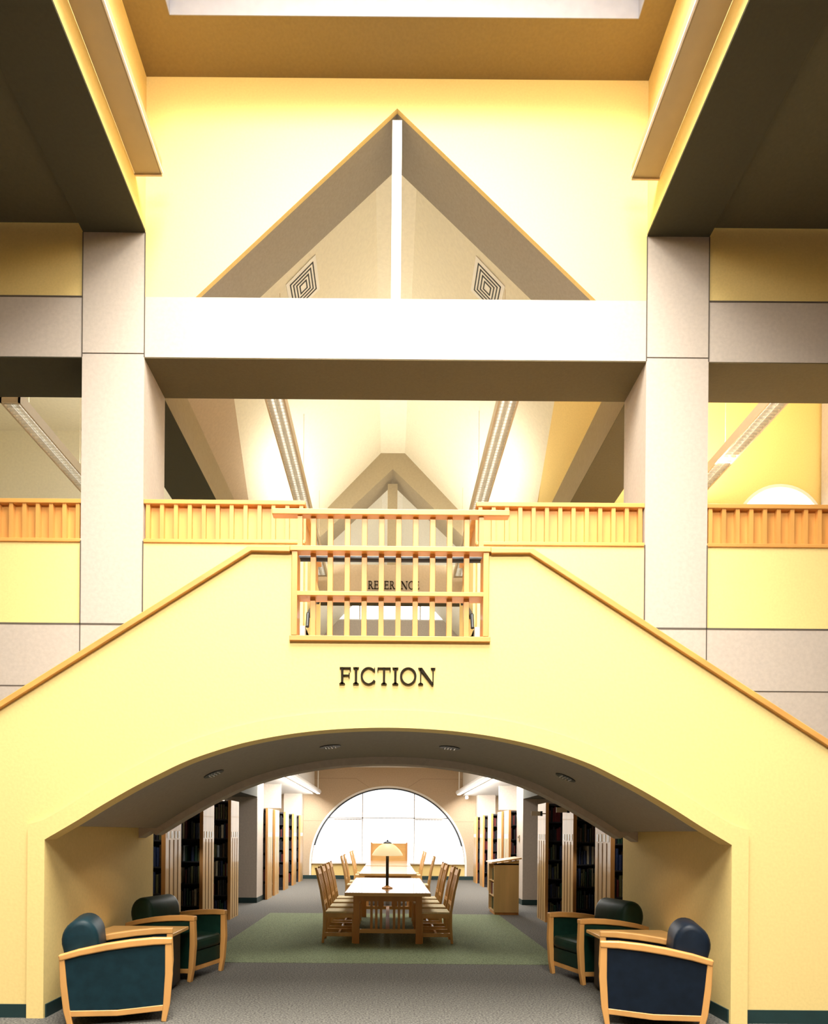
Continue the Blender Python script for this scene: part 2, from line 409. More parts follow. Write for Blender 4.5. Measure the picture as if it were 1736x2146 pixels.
ARCH = [(-x, z) for x, z in HALF[::-1]]+HALF[1:]
KX, KZ, SL = 1.205, 4.01, .635
def capz(x): return KZ if abs(x) < KX else KZ-SL*(abs(x)-KX)
st = thing('staircase', 'wide yellow double staircase with an arched passage through its base', 'staircase', (0, YS, 0))
def rel(mb):
    mb.v = [(x, y-YS, z) for x, y, z in mb.v]; return mb
XE = 6.3
outline = [(-XE, 0), (-2.94, 0)]+ARCH+[(2.94, 0), (XE, 0), (XE, capz(XE)), (KX, KZ), (.84, KZ), (.84, 3.25), (-.84, 3.25), (-.84, KZ), (-KX, KZ), (-XE, capz(XE))]
rel(MB().prism(outline, YS, YS+.17)).build('front_wall', YEL, st)
# raised band round the arch
offs = []
for i, p in enumerate(ARCH):
    a = ARCH[max(0, i-1)]; b = ARCH[min(len(ARCH)-1, i+1)]
    d = Vector((b[0]-a[0], b[1]-a[1])).normalized(); offs.append((p[0]-d.y*.15, p[1]+d.x*.15))
m = MB()
offs[0] = (-3.085, offs[0][1]+.0); offs[-1] = (3.085, offs[-1][1])
for i in range(len(ARCH)-1):
    m.prism([ARCH[i], ARCH[i+1], offs[i+1], offs[i]], YS-.028, YS)
for s in (-1, 1):
    m.prism([(s*2.94, 0), (s*3.085, 0), (s*3.085, offs[-1][1]), (s*2.94, 1.53)], YS-.028, YS)
rel(m).build('arch_band', YEL, st)
# vault
VP_ = [(x, z) for x, z in HALF if z > 1.655]+[(2.73, 1.65), (2.94, 1.65)]
V = [(-x, z) for x, z in VP_[::-1]]+VP_[1:]
m = MB()
for i in range(len(V)-1):
    a, b = V[i], V[i+1]
    m.prism([a, b, (b[0], b[1]+.08), (a[0], a[1]+.08)], YS+.17, YW-.001)
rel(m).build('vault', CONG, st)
R_ = [(x, z-.085 if z > 1.65 else z) for x, z in HALF]
R_ = [(-x, z) for x, z in R_[::-1]]+R_[1:]
m = MB()
RT = [(x, z) for x, z in ([(-x, z) for x, z in HALF[::-1]]+HALF[1:])]
for i in range(len(R_)-1):
    a, b = R_[i], R_[i+1]
    m.prism([a, b, (b[0], max(RT[i+1][1], 1.65)+.05), (a[0], max(RT[i][1], 1.65)+.05)], 7.86, YW-.001)
rel(m).build('vault_rim', CON, st)
m = MB()
for s in (-1, 1): rel(B(s*2.94, s*3.1, YS+.17, YW+.26, 0, 1.66)).build('alcove_wall', YEL, st)
# wooden cap on the sloping wall
for s, in ((-1,), (1,)):
    path = [(s*XE, capz(XE)+.02), (s*KX, KZ+.022), (s*.86, KZ+.022)]
    rel(MB().strip(path, .05, YS-.035, YS+.2)).build('wall_cap', RWX, st, .006)
# steps and landing
m = MB(); n = 19; rise = 3.2/n; run = (XE-1.2)/n
for s in (-1, 1):
    for k in range(n):
        x0 = XE-k*run
        z = (k+1)*rise
        zb = max(0, z-.45)
        m.box(s*(x0-run), s*x0, YS+.17, YW-.002, zb, z)
m.box(-1.2, 1.2, YS+.17, YW-.002, 2.9, 3.2)
rel(m).build('steps', CON, st)
m = MB()
for k in range(5): m.box(-1.03, 1.03, YW+.26+k*.3, YW+.26+(k+1)*.3+.03, 3.1, 3.2+(k+1)*.18)
rel(m).build('passage_steps', CON, st)
# letters ---------------------------------------------------------------
def letters():
    """serif capitals in units of the cap height; each is a list of polygons, and an advance"""
    def serif(x, z, w=.19, up=True):
        h = .045; d = -1 if up else 1
        return [(x-w, z), (x+w, z), (x+w*.9, z+d*h*.7), (x+.07, z+d*h*2), (x-.07, z+d*h*2), (x-w*.9, z+d*h*.7)]
    def bar(x0, x1, z0, z1): return [(x0, z0), (x1, z0), (x1, z1), (x0, z1)]
    def arc(cx, cz, rx, rz, a0, a1, wt, wn, n=26):
        L = []
        for i in range(n):
            q = []
            for a in (a0+(a1-a0)*i/n, a0+(a1-a0)*(i+1)/n):
                t = wn+(wt-wn)*abs(math.cos(a))
                q.append(((cx+rx*math.cos(a), cz+rz*math.sin(a)), (cx+(rx-t)*math.cos(a), cz+(rz-t)*math.sin(a))))
            L.append([q[0][0], q[1][0], q[1][1], q[0][1]])
        return L
    D = {}
    D['I'] = ([bar(.11, .24, 0, 1), serif(.175, 0, .18, False), serif(.175, 1, .18, True)], .38)
    D['F'] = ([bar(.09, .22, 0, 1), serif(.155, 0, .18, False), bar(0, .66, .94, 1), [(.6, 1), (.68, 1), (.68, .8), (.63, .8)], bar(.2, .56, .5, .555), [(.55, .64), (.61, .68), (.61, .38), (.55, .43)]], .70)
    D['E'] = (D['F'][0][:1]+D['F'][0][2:]+[bar(0, .68, 0, .06), [(.62, 0), (.72, 0), (.74, .24), (.68, .22)]], .78)
    D['T'] = ([bar(.36, .49, 0, 1), serif(.425, 0, .18, False), bar(.02, .83, .94, 1), [(.0, .78), (.05, .78), (.1, 1), (.02, 1)], [(.75, 1), (.84, 1), (.84, .78), (.79, .78)]], .85)
    D['C'] = (arc(.5, .5, .5, .52, .72, 2*PI-.62, .12, .055)+[[(.84, .98), (.9, .98), (.9, .74), (.85, .76)], [(.82, .1), (.9, .2), (.93, .16), (.86, .06)]], .94)
    D['O'] = (arc(.52, .5, .52, .52, 0, 2*PI, .13, .05, 40), 1.06)
    D['N'] = ([bar(.13, .19, 0, 1), serif(.16, 0, .16, False), [(.0, 1), (.24, 1), (.97, .03), (.97, -.04), (.86, -.04)], bar(.91, .97, -.02, 1), serif(.94, 1, .15, True)], 1.12)
    D['R'] = ([bar(.09, .22, 0, 1), serif(.155, 0, .18, False), bar(0, .4, .95, 1), bar(.2, .4, .48, .53)]+arc(.36, .74, .27, .265, -PI/2, PI/2, .12, .05, 16)+[[(.32, .5), (.46, .5), (.82, .0), (.66, 0)], bar(.64, .9, 0, .05)], .86)
    return D
LD = letters()
def sign(name, text, lab, x0s, zb, y, h, mt, depth):
    t = thing(name, lab, 'lettering', (0, y, zb))
    for ch, x0, wd in zip(text, *x0s):
        m = MB(); k = wd/LD[ch][1] if wd else h
        for poly in LD[ch][0]:
            m.prism([(x0+p[0]*k, p[1]*h) for p in poly], -depth, 0)
        m.build('letter', mt, t)
    return t
pxm = 1400/YS
def lx(z): return (z/6.677+680-814-2.5)/pxm
ext = [(215, 375), (403, 490), (508, 718), (740, 930), (952, 1042), (1058, 1292), (1312, 1560)]
sign('fiction_lettering', 'FICTION', 'dark bronze serif letters reading FICTION above the arch',
     ([lx(a) for a, b in ext], [(b-a)/6.677/pxm for a, b in ext]), EYE+(1748-1434.5)/pxm, YS, .142, LET, .02)
x = -.53; xs = []; ws = []
for ch in 'REFERENCE':
    wd = LD[ch][1]*.148; xs.append(x); ws.append(wd); x += wd+.014
sign('reference_lettering', 'REFERENCE', 'dark serif letters reading REFERENCE on the far beam, seen through the railing', (xs, ws), 7.50, Y2, .19, LET, .03)

# front guard over the opening ------------------------------------------
fg = thing('front_guard_rail', 'slatted timber guard filling the opening above the FICTION lettering', 'railing', (0, YS, 3.25))
def rz(z): return z-3.25
B(-1.02, 1.02, -.02, .07, rz(4.335), rz(4.385)).build('top_rail', RWX, fg, .006)
B(-.86, .86, -.04, .07, rz(4.015), rz(4.06)).build('shelf_rail', RWX, fg, .005)
B(-.80, .80, -.03, .14, rz(3.635), rz(3.675)).build('middle_rail', RWX, fg, .005)
B(-.86, .86, -.03, .16, 0, .045).build('bottom_rail', RWX, fg, .005)
for s in (-1, 1):
    B(s*.795, s*.845, -.03, .16, .045, rz(4.015)).build('side_post', RWD, fg, .005)
    B(s*.76, s*.80, .0, .05, rz(4.06), rz(4.335)).build('upper_post', RWD, fg)
for i in range(10):
    x = (655+i*35.9-814-3.5)/pxm
    B(x-.023, x+.023, .02, .065, .045, rz(4.335)).build('baluster', RWD, fg, .003)
t = MB().tube((-.95, YS+.28, 4.08), (.95, YS+.28, 4.08), .03)
tag(t.tube((-.95, YS+.28, 4.08), (-.95, YS+.17, 3.9), .015).tube((.95, YS+.28, 4.08), (.95, YS+.17, 3.9), .015).build('landing_handrail', BLK), 'straight black handrail seen behind the slatted front guard', 'handrail')

# skirting
struct('baseboard_left', B(-XE, -3.085, YS-.012, YS, 0, .115), DBK)
struct('baseboard_right', B(3.085, XE, YS-.012, YS, 0, .115), DBK)
struct('baseboard_alcove_left', B(-2.94, -2.928, YS+.0, YW+.2, 0, .115), DBK)
struct('baseboard_alcove_right', B(2.928, 2.94, YS+.0, YW+.2, 0, .115), DBK)

# louvred downlights in the vault
def vz(x):
    x = abs(x)
    for a, b in zip(HALF[:-1], HALF[1:]):
        if a[0] <= x <= b[0]: return a[1]+(b[1]-a[1])*(x-a[0])/(b[0]-a[0])
wh = ['outer left', 'inner left', 'inner right', 'outer right']
for k, x in enumerate((-1.76, -.59, .61, 1.78)):
    sl = math.atan2(vz(x+.1)-vz(x-.1), .2)
    t = thing('vault_downlight', 'small louvred downlight in the arched soffit, %s of the four' % wh[k], 'downlight', (x, 6.72, vz(x)-.004), 0, 'downlights in the arched soffit')
    t.rotation_euler = (0, -sl, 0)
    m = MB(); 
    m.tube((0, 0, 0), (0, 0, -.006), .105, 28).build('aperture', BLK, t)
    m = MB()
    for q in (-.045, -.015, .015, .05): m.box(q-.004, q+.004, -.055, .055, -.016, -.003)
    m.build('louver', ALU, t)
    d = bpy.data.lights.new('downlight_glow', 'SPOT'); d.energy = 9; d.spot_size = 1.9; d.color = (1, .85, .6); d.shadow_soft_size = .05
    o = bpy.data.objects.new('downlight_glow', d); COL.objects.link(o); o.location = (x, 6.72, vz(x)-.05)

# ------------------------------------------------------------------ fittings high up
for s, nm in ((-1, 'left'), (1, 'right')):
    xw = CX+s*XI
    t = thing('cove_light', 'long cove light trough bracketed to the high yellow wall at top %s' % nm, 'cove light', (xw, 0, 9.23), 0, 'cove light troughs')
    m = MB().prism([(0-s*.005, 0), (-s*.30, 0), (-s*.32, .03), (-s*.32, .15), (-s*.305, .15), (-s*.305, .035), (-s*.005, .012)], -1.0, 7.74)
    m.build('trough', TRO, t)
    B(-s*.315, -s*.335, -1, 7.74, .0, .02).build('edge_bead', METW, t)
    B(-s*.0, -s*.32, 7.74, 7.76, -.015, .04).build('end_bracket', METT, t)
    MB().tube((-s*.08, -.9, .06), (-s*.08, 7.6, .06), .018).build('tube', TUBE, t)
def troffer(x, ya, yb, lab, grp):
    t = thing('louvred_pendant', lab, 'pendant light', (x, ya, 7.6), 0, grp)
    L = yb-ya
    B(-.14, -.115, 0, L, 0, .16).box(.115, .14, 0, L, 0, .16).box(-.14, .14, 0, .02, 0, .16).box(-.14, .14, L-.02, L, 0, .16).box(-.115, .115, 0, L, .10, .12).build('housing', METT, t)
    m = MB(); k = .06
    while k < L-.03:
        m.box(-.115, .115, k, k+.006, .01, .055); k += .075
    m.box(-.004, .004, 0.02, L-.02, .01, .055)
    m.build('louver', ALU, t)
    for q in (-.055, .055): MB().tube((q, .05, .08), (q, L-.05, .08), .015, 8).build('tube', TUBE, t)
    for k in (.5, L/2, L-.5): MB().tube((0, k, .1), (0, k, 2.38 if abs(x) > 3 else 1.87), .004, 8).build('hanger', METT, t)
troffer(-1.62, 9.1, 15.6, 'louvred pendant light upstairs, left of the far triangular gable', 'louvred pendants upstairs')
troffer(1.62, 9.1, 15.6, 'louvred pendant light upstairs, right of the far triangular gable', 'louvred pendants upstairs')
troffer(-5.35, 9.35, 13.6, 'louvred pendant light upstairs left of the left column', 'louvred pendants upstairs')
troffer(5.35, 9.1, 12.3, 'louvred pendant light upstairs beside the round window', 'louvred pendants upstairs')
# square air diffusers on the sloping ceiling
for s, nm in ((-1, 'left'), (1, 'right')):
    x, y = CX+s*1.36, 9.85
    t = thing('air_diffuser', 'square slotted air diffuser on the sloping ceiling, %s inside the large triangle' % nm, 'air diffuser', (x, y, RZ-1.04*(abs(x-CX)-RX)-.004), 0, 'air diffusers')
    t.rotation_euler = (0, s*math.atan(1.04), 0)
    B(-.30, .30, -.30, .30, -.008, 0).build('plate', METW, t)
    for k in range(4):
        a = .24-.055*k
        m = B(-a, a, -a, -a+.02, -.012, -.008).box(-a, a, a-.02, a, -.012, -.008).box(-a, -a+.02, -a, a, -.012, -.008).box(a-.02, a, -a, a, -.012, -.008)
        m.build('slot', BLK, t)

# ------------------------------------------------------------------ lower library room
struct('ceiling_lower_side_left', B(-9, -2.62, YB-.5, YF, 2.97, 3.1), WHT)
struct('ceiling_lower_side_right', B(2.62, 9, YB-.5, YF, 2.97, 3.1), WHT)
m = MB()
for s in (-1, 1): m.box(CX*0+s*2.62, s*2.66, YB-.5, YF, 3.1, 3.96)
struct('wall_lower_bulkhead', m, WHT)
m = MB()
for s in (-1, 1): m.box(CX+s*XI, CX+s*XO, YB-.4, 15.3, 2.43, 2.97)
struct('ceiling_dropped_girders', m, GIR)
m = MB()
for s in (-1, 1): m.box(s*6.2, s*6.3, YB-.5, YF, 0, 2.97)
struct('wall_lower_sides', m, WHT)
m = MB()
for s in (-1, 1): m.box(CX+s*XI, s*6.2, 18.6, 18.7, 2.3, 2.97)
for s in (-1, 1): m.box(CX+s*(XI), CX+s*(XI+.6), 23.0, YF, 0, 2.97)
struct('wall_lower_returns', m, CON)
# far wall with the half-round window
FR, FZ = 2.71, .52
arc = [(FR*math.cos(PI-PI*i/60), FZ+FR*math.sin(PI-PI*i/60)) for i in range(61)]
struct('wall_far', MB().prism([(-9, 0), (-FR, 0)]+arc+[(FR, 0), (9, 0), (9, 4.0), (-9, 4.0)], YF, YF+.25), TAN)
m = MB()
for s in (-1, 1):
    m.box(s*3.0, s*1.15, YF-.004, YF, 3.55, 3.562)
    m.strip([(s*1.15, 3.556), (s*.7, 3.25)], .012, YF-.004, YF)
    m.box(s*9, s*2.3, YF-.004, YF, 2.05, 2.06)
struct('trim_2', m, mat('wall_joint', (.33, .25, .17), .9))
struct('wall_far_apron', B(-FR, FR, YF+.05, YF+.2, 0, FZ+.02), YEL)
struct('baseboard_far', B(-9, 9, YF-.02, YF, 0, .13), DBK)
w1 = struct('window_1', annulus(MB(), (0, FZ), FR, FR+.07, YF-.03, YF+.02, 0, PI, 60).box(-FR-.07, -FR, YF-.03, YF+.02, .13, FZ).box(FR, FR+.07, YF-.03, YF+.02, .13, FZ), WHT)
annulus(MB(), (0, FZ), FR-.045, FR, YF-.02, YF+.2, .25, PI-.25, 60).build('gasket', BLK, w1)
m = MB()
for x in (-.92, .92): m.box(x-.018, x+.018, YF+.12, YF+.18, FZ, FZ+2.52)
m.box(-2.4, 2.4, YF+.12, YF+.18, 2.15, 2.185)
m.build('mullion', WHT, w1)
B(-FR, FR, YF-.05, YF+.2, FZ+.02, FZ+.06).build('sill', WHT, w1)
MB().prism([(-FR+.03, FZ)]+[((FR-.03)*math.cos(PI-PI*i/60), FZ+(FR-.03)*math.sin(PI-PI*i/60)) for i in range(61)]+[(FR-.03, FZ)], YF+.14, YF+.15).build('pane', GLASS, w1)
for s, nm in ((-1, 'left'), (1, 'right')):
    t = thing('window_blind', 'pale drawn blind hanging in the %s part of the half-round window' % nm, 'blind', (s*1.44, YF+.08, FZ+.06), 0, 'blinds in the half-round window')
    B(-.5, .5, -.02, .02, 1.53, 1.56).build('head_rail', METT, t)
    m = MB()
    for k in range(9): m.add([(-.46+k*.105, -.012, .02), (-.38+k*.105, .012, .02), (-.38+k*.105, .012, 1.53), (-.46+k*.105, -.012, 1.53)], [(0, 1, 2, 3)])
    m.build('slats', BLD, t)
# tubular pendants along the bulkheads
for s, nm in ((-1, 'left'), (1, 'right')):
    t = thing('tubular_pendant', 'long white tubular light hung along the %s side, ending near the half-round window' % nm, 'pendant light', (s*2.36, 10, 3.02), 0, 'long white tubular lights')
    MB().tube((0, 0, 0), (0, 12.6, 0), .085, 20).build('housing', METW, t, smooth=False)
    B(-.05, .05, .05, 12.5, -.09, -.07).build('lens', LENS, t)
    for k in (2.5, 7.5, 12.35): MB().tube((0, k, .05), (0, k, .93), .018, 8).build('hanger', METW, t)
    t = thing('ceiling_strip_light', 'recessed strip light in the white side ceiling over the %s bookcases' % nm, 'strip light', (s*4.4, 10, 2.96), 0, 'recessed strip lights')
    B(-.12, .12, 0, 12, -.02, 0).build('frame', METW, t); B(-.08, .08, .1, 11.9, -.03, -.02).build('lens', LENS, t)
area('lower_side_light', (-4.4, 19.5, 2.9), .3, 7, 150); area('lower_side_light', (4.4, 19.5, 2.9), .3, 7, 150)
# thermostat and camera
t = thing('thermostat', 'small grey thermostat on the inner face of the right lower column', 'thermostat', (CX+XI-.001, 15.7, 1.53))
B(-.025, 0, -.06, .06, -.07, .07).build('housing', METT, t, .005); B(-.03, -.025, -.03, .03, 0, .04).build('display', BLK, t)
t = thing('ceiling_sensor', 'small white dome sensor under the end of the right tubular light', 'sensor', (2.72, 23.2, 2.96))
MB().lathe([(.0, -.14), (.05, -.12), (.07, -.06), (.05, -.02), (.06, 0)]).build('dome', METW, t); 

# bookcases
BC, BT, BH, XB = 2.0, .66, 2.2, 2.9
SH = [.10, .45, .80, 1.15, 1.50, 1.85]
def bookcase(s, y, lab, marker=False):
    t = thing('bookcase', lab, 'bookcase', (s*XB, y, 0), 0, 'double-sided bookcases')
    ep = B(0, s*.045, 0, BT, 0, BH).build('end_panel', OAKL, t, .004)
    B(-s*.004, s*.05, -.012, 0, 0, BH).build('edge_stile', OAKD, t)
    m = MB()
    for q in (.14, .165, .31, .335, .48, .505): m.box(0, -s*.003, q*1.03-.003, q*1.03+.007, .02, 1.50)
    m.build('grooves', GRV, ep)
    for q in (.09, .24, .40, .54): B(-s*.006, 0, q-.03, q+.04, 1.52, 1.62).build('label_holder', METW, ep)
    B(s*.045, s*BC, BT/2-.01, BT/2+.01, .05, BH).build('back_panel', DRK, t)
    B(s*(BC-.03), s*BC, 0, BT, 0, BH).build('far_end_panel', OAKL, t)
    B(s*.045, s*(BC-.03), .01, BT-.01, 0, .09).build('plinth', DRK, t)
    for z in SH[1:]+[2.17]: B(s*.045, s*(BC-.03), .02, BT-.02, z-.02, z).build('shelf', DRK, t)
    if marker:
        B(-s*.10, -s*.06, .0, .02, 1.955, 2.045).build('marker_clip', BLK, t)
        B(-s*.27, -s*.10, .0, .012, 1.96, 2.04).build('range_marker', METT, t)
        B(-s*.06, s*.01, .0, .012, 1.99, 2.01).build('marker_arm', METT, t)
    return t
near_y = [8.70, 10.46, 12.30]; far_y = [15.62+.45, 17.1, 18.8, 20.45, 22.0]
ordn = ['nearest', 'second nearest', 'third nearest']
BCOL = [('black', (.015, .015, .02)), ('navy', (.015, .03, .09)), ('dark green', (.01, .05, .03)), ('maroon', (.12, .015, .015)), ('brown', (.09, .05, .025)),
        ('pale blue', (.35, .42, .5)), ('olive', (.10, .10, .04)), ('cream', (.55, .5, .38))]
WGT = [5, 4, 3, 2, 3, 1, 3, 1]
# a book: rounded spine towards -y, boards and page block, unit size
bm = MB()
bm.prism([(0, 1), (0, .12), (.12, .03), (.5, 0), (.88, .03), (1, .12), (1, 1), (.86, 1), (.86, .2), (.14, .2), (.14, 1)], 0, 1, 'z')
bp = MB().box(.14, .86, .2, .97, .02, .97)
BM = {}
PAGE = mat('paper', (.7, .65, .5), .9)
for nme, c in BCOL:
    mt = mat('book_cover_'+nme.replace(' ', '_'), c, .45, .15, 6)
    me = MB(); me.v = list(bm.v); me.f = list(bm.f); nb = len(me.f); me.add(bp.v, bp.f)
    d = me.mesh('book', mt); d.materials.append(PAGE)
    for p in d.polygons:
        if p.index >= nb: p.material_index = 1
    BM[nme] = d
names = [b[0] for b in BCOL]
lev = ['lowest', 'second lowest', 'third lowest', 'third highest', 'second highest', 'top']
stuff = MB(); stuff2 = MB(); nbook = 0
for s, sd in ((-1, 'left'), (1, 'right')):
    for i, y in enumerate(near_y):
        bookcase(s, y, '%s bookcase on the %s, %s' % (ordn[i], sd, ['beside the far armchair', 'middle one before the column', 'last before the lower column'][i]), marker=(s > 0 and i > 0))
        for k, z in enumerate(SH):
            t = .052; grp = 'books on the %s shelf of the %s %s bookcase' % (lev[k], ordn[i], sd)
            top = z
            while t < 1.9:
                wdt = random.uniform(.026, .055); h = random.uniform(.2, .29); dp = random.uniform(.19, .24)
                if random.random() < .05 and t > .2: t += .06
                x0 = s*(XB+t) if s > 0 else s*(XB+t+wdt)
                if t < .40 and nbook < 298:
                    nm = random.choices(names, WGT)[0]
                    o = bpy.data.objects.new('book', BM[nm]); COL.objects.link(o)
                    o.location = (x0, y+.035, top); o.scale = (wdt-.002, dp, h)
                    tag(o, '%s book on the %s shelf of the %s %s bookcase' % (nm, lev[k], ordn[i], sd), 'book', grp); nbook += 1
                else:
                    (stuff if random.random() < .6 else stuff2).box(x0, x0+wdt-.003, y+.035, y+.035+dp, top, top+h)
                t += wdt
    for i, y in enumerate(far_y):
        bookcase(s, y, '%s bookcase beyond the %s lower column%s' % (['first', 'second', 'third', 'fourth', 'fifth'][i], sd, ', nearest the window' if i == 4 else ''))
        for k, z in enumerate(SH):
            t = .05
            while t < 1.0:
                wdt = random.uniform(.03, .06); h = random.uniform(.18, .29)
                x0 = s*(XB+t) if s > 0 else s*(XB+t+wdt)
                (stuff if random.random() < .7 else stuff2).box(x0, x0+wdt-.003, y+.035, y+.25, z, z+h); t += wdt*(1 if random.random() < .93 else 2)
tag(stuff.build('books', BM['black'].materials[0]), 'rows of dark books filling the deeper and farther shelves', 'books', kind='stuff')
tag(stuff2.build('books', BM['maroon'].materials[0]), 'reddish and brown books scattered through the deeper and farther shelves', 'books', kind='stuff')

# slant-topped dictionary stand on the right
t = thing('dictionary_stand', 'slant-topped oak dictionary stand in front of the right lower column', 'stand', (2.12, 13.35, 0))
B(0, .50, 0, .02, .05, 1.03).prism([(0, 1.0), (.50, 1.0), (.50, 1.1), (0, 1.02)], 0, .02).build('side_panel', OAKL, t)
B(0, .50, .68, .70, .05, 1.0).build('side_panel', OAKL, t)
B(.48, .50, .02, .68, .05, 1.08).build('back_panel', OAKL, t)
B(.02, .50, .02, .68, 0, .05).build('plinth', OAKD, t)
MB().prism([(-.05, 1.03), (.55, 1.12), (.55, 1.15), (-.05, 1.06)], -.03, .73).build('sloping_top', OAKX, t, .004)
for z in (.08, .38, .68): B(.01, .48, .02, .68, z-.02, z).build('shelf', OAKL, t)
for k in range(8):
    nm = random.choice(['brown', 'maroon', 'cream', 'olive']); z = (.08, .38, .68)[k % 3]
    o = bpy.data.objects.new('reference_book', BM[nm]); COL.objects.link(o); o.location = (2.15, 13.42+.06*(k+1), z); o.rotation_euler = (0, 0, -PI/2); o.scale = (.05, .22, .24)
    tag(o, '%s book on a shelf of the slant-topped dictionary stand' % nm, 'book', 'books in the dictionary stand')

# ------------------------------------------------------------------ reading tables
def reading_table():
    t = thing('reading_table', 'nearest long reading table, carrying the dome-shaded lamp', 'table', (0, 9.65, 0), 0, 'oak reading tables')
    L, W = 3.3, .62
    B(-W, W, 0, L, .715, .75).build('table_top', LAM, t, .006)
    m = B(-W-.004, W+.004, -.006, .02, .70, .748).box(-W-.004, W+.004, L-.02, L+.006, .70, .748).box(-W-.004, -W+.02, 0, L, .70, .748).box(W-.02, W+.004, 0, L, .70, .748)
    m.build('edge_band', OAKX, t, .004)
    for s in (-1, 1):
        for y in (.06, L-.13): B(s*.41, s*.50, y, y+.075, 0, .70).build('leg', OAKD, t, .004)
        B(s*.44, s*.47, .13, L-.13, .60, .70).build('apron', OAKD, t)
    for y in (.07, L-.12):
        B(-.41, .41, y, y+.05, .62, .70).build('end_apron', OAKD, t)
        B(-.41, .41, y, y+.05, .155, .215).build('stretcher', OAKX, t, .003)
        for x in (-.235, -.165, -.095, .095, .165, .235): B(x-.018, x+.018, y+.01, y+.035, .215, .62).build('slat', OAKD, t)
    B(-.03, .03, .12, L-.12, .165, .205).build('long_stretcher', OAKD, t)
    return t
rt = reading_table()
dup(rt, (0, 14.35, 0), 0, 'second reading table, just behind the one with the lamp')
dup(rt, (0, 18.05, 0), 0, 'farthest reading table, in front of the study carrel')
# lamp
t = thing('table_lamp', 'desk lamp with dark pole and cream dome shade on the nearest table', 'lamp', (-.01, 10.45, .75))
MB().lathe([(.085, 0), (.085, .015), (.05, .03), (.03, .045)]).build('base', OAKX, t)
MB().tube((0, 0, .03), (0, 0, .68), .024).build('pole', BLK, t)
MB().lathe([(.243, .515), (.238, .535), (.195, .60), (.13, .665), (.07, .70), (.045, .712), (.04, .70), (.07, .69), (.125, .655), (.19, .59), (.235, .515)]).build('lamp_shade', SHADE, t, smooth=True)
MB().lathe([(.06, .70), (.07, .712), (.04, .73), (.015, .74), (.01, .76)]).build('finial', BLK, t)
d = bpy.data.lights.new('lamp_bulb', 'POINT'); d.energy = 5; d.color = (1, .8, .5); d.shadow_soft_size = .05
o = bpy.data.objects.new('lamp_bulb', d); COL.objects.link(o); o.location = (-.01+.06, 10.45, .75+.57)
# chairs
def side_chair():
    t = thing('slat_chair', 'nearest slat-back chair on the left side of the table with the lamp', 'chair', (0, 0, 0), 0, 'slat-back chairs at the reading tables')
    W = .225
    B(-.20, .235, -W, W, .42, .435).build('seat_frame', OAK, t); B(-.20, .24, -W+.01, W-.01, .435, .465).build('seat', SEATM, t, .01)
    for s in (-1, 1):
        y = s*(W-.02)
        B(.19, .23, y-.02, y+.02, 0, .42).build('leg', OAK, t, .004)
        MB().strip([(-.235, 0), (-.215, .25), (-.215, .46), (-.27, .78), (-.345, 1.10)], [.035, .04, .04, .035, .03], y-.018, y+.018).build('rear_leg', OAK, t, .003)
        B(-.21, .2, y-.012, y+.012, .10, .155).build('side_stretcher', OAK, t)
        B(-.21, .2, y-.012, y+.012, .375, .42).build('side_apron', OAK, t)
    B(.195, .22, -W+.03, W-.03, .375, .42).build('front_apron', OAK, t)
    B(-.02, .01, -W+.03, W-.03, .115, .145).build('cross_stretcher', OAK, t)
    MB().prism([(-.318, 1.0), (-.298, 1.0), (-.322, 1.075), (-.342, 1.075)], -W+.03, W-.03).build('top_rail', OAK, t)
    MB().prism([(-.232, .56), (-.212, .56), (-.222, .61), (-.242, .61)], -W+.03, W-.03).build('lower_rail', OAK, t)
    for k in range(4):
        y = -W+.09+k*.09
        MB().strip([(-.228, .59), (-.268, .8), (-.315, 1.0)], .013, y-.014, y+.014).build('back_slat', OAK, t)
    return t
ch = side_chair()
X0 = .71
rows = [('nearest', 'second', 'third', 'fourth')]
spots = [(9.98, 1, 1), (10.68, 1, 1), (11.38, 1, 1), (12.08, 1, 1)]
ow = ['nearest', 'second', 'third', 'fourth']
first = True
for s, sd in ((-1, 'left'), (1, 'right')):
    for k, y in enumerate((9.98, 10.68, 11.38, 12.08)):
        x = s*(X0 if not (s > 0 and k >= 2) else X0-.04)
        lab = '%s slat-back chair on the %s side of the table with the lamp' % (ow[k], sd)
        rzz = 0 if s < 0 else PI
        if first: ch.location = (x, y, 0); ch['label'] = lab; first = False
        else: dup(ch, (x, y, 0), rzz, lab)
    for k, y in enumerate((15.2, 16.2) if s < 0 else (15.3,)):
        dup(ch, (s*.72, y, 0), 0 if s < 0 else PI, '%s slat-back chair on the %s side of the second table' % (ow[k] if s < 0 else 'only', sd))
    for k, y in enumerate((18.9, 19.9)):
        dup(ch, (s*.72, y, 0), 0 if s < 0 else PI, '%s slat-back chair on the %s side of the farthest table' % (ow[k], sd))
# study carrel behind the tables
t = thing('study_carrel', 'orange oak study carrel with a tall screen below the half-round window', 'carrel', (.03, 21.75, 0))
B(-.58, .58, 0, .03, .0, 1.30).build('front_screen', OAKX, t, .003)
for s in (-1, 1):
    B(s*.58, s*.55, .03, .70, 0, 1.30).build('side_screen', OAK, t)
    B(s*.60, s*.55, -.02, .03, 0, 1.33).build('post', OAKD, t)
B(-.55, .55, .03, .62, .72, .75).build('desk', LAM, t); B(-.55, .55, .03, .25, 1.05, 1.07).build('shelf', OAKX, t)

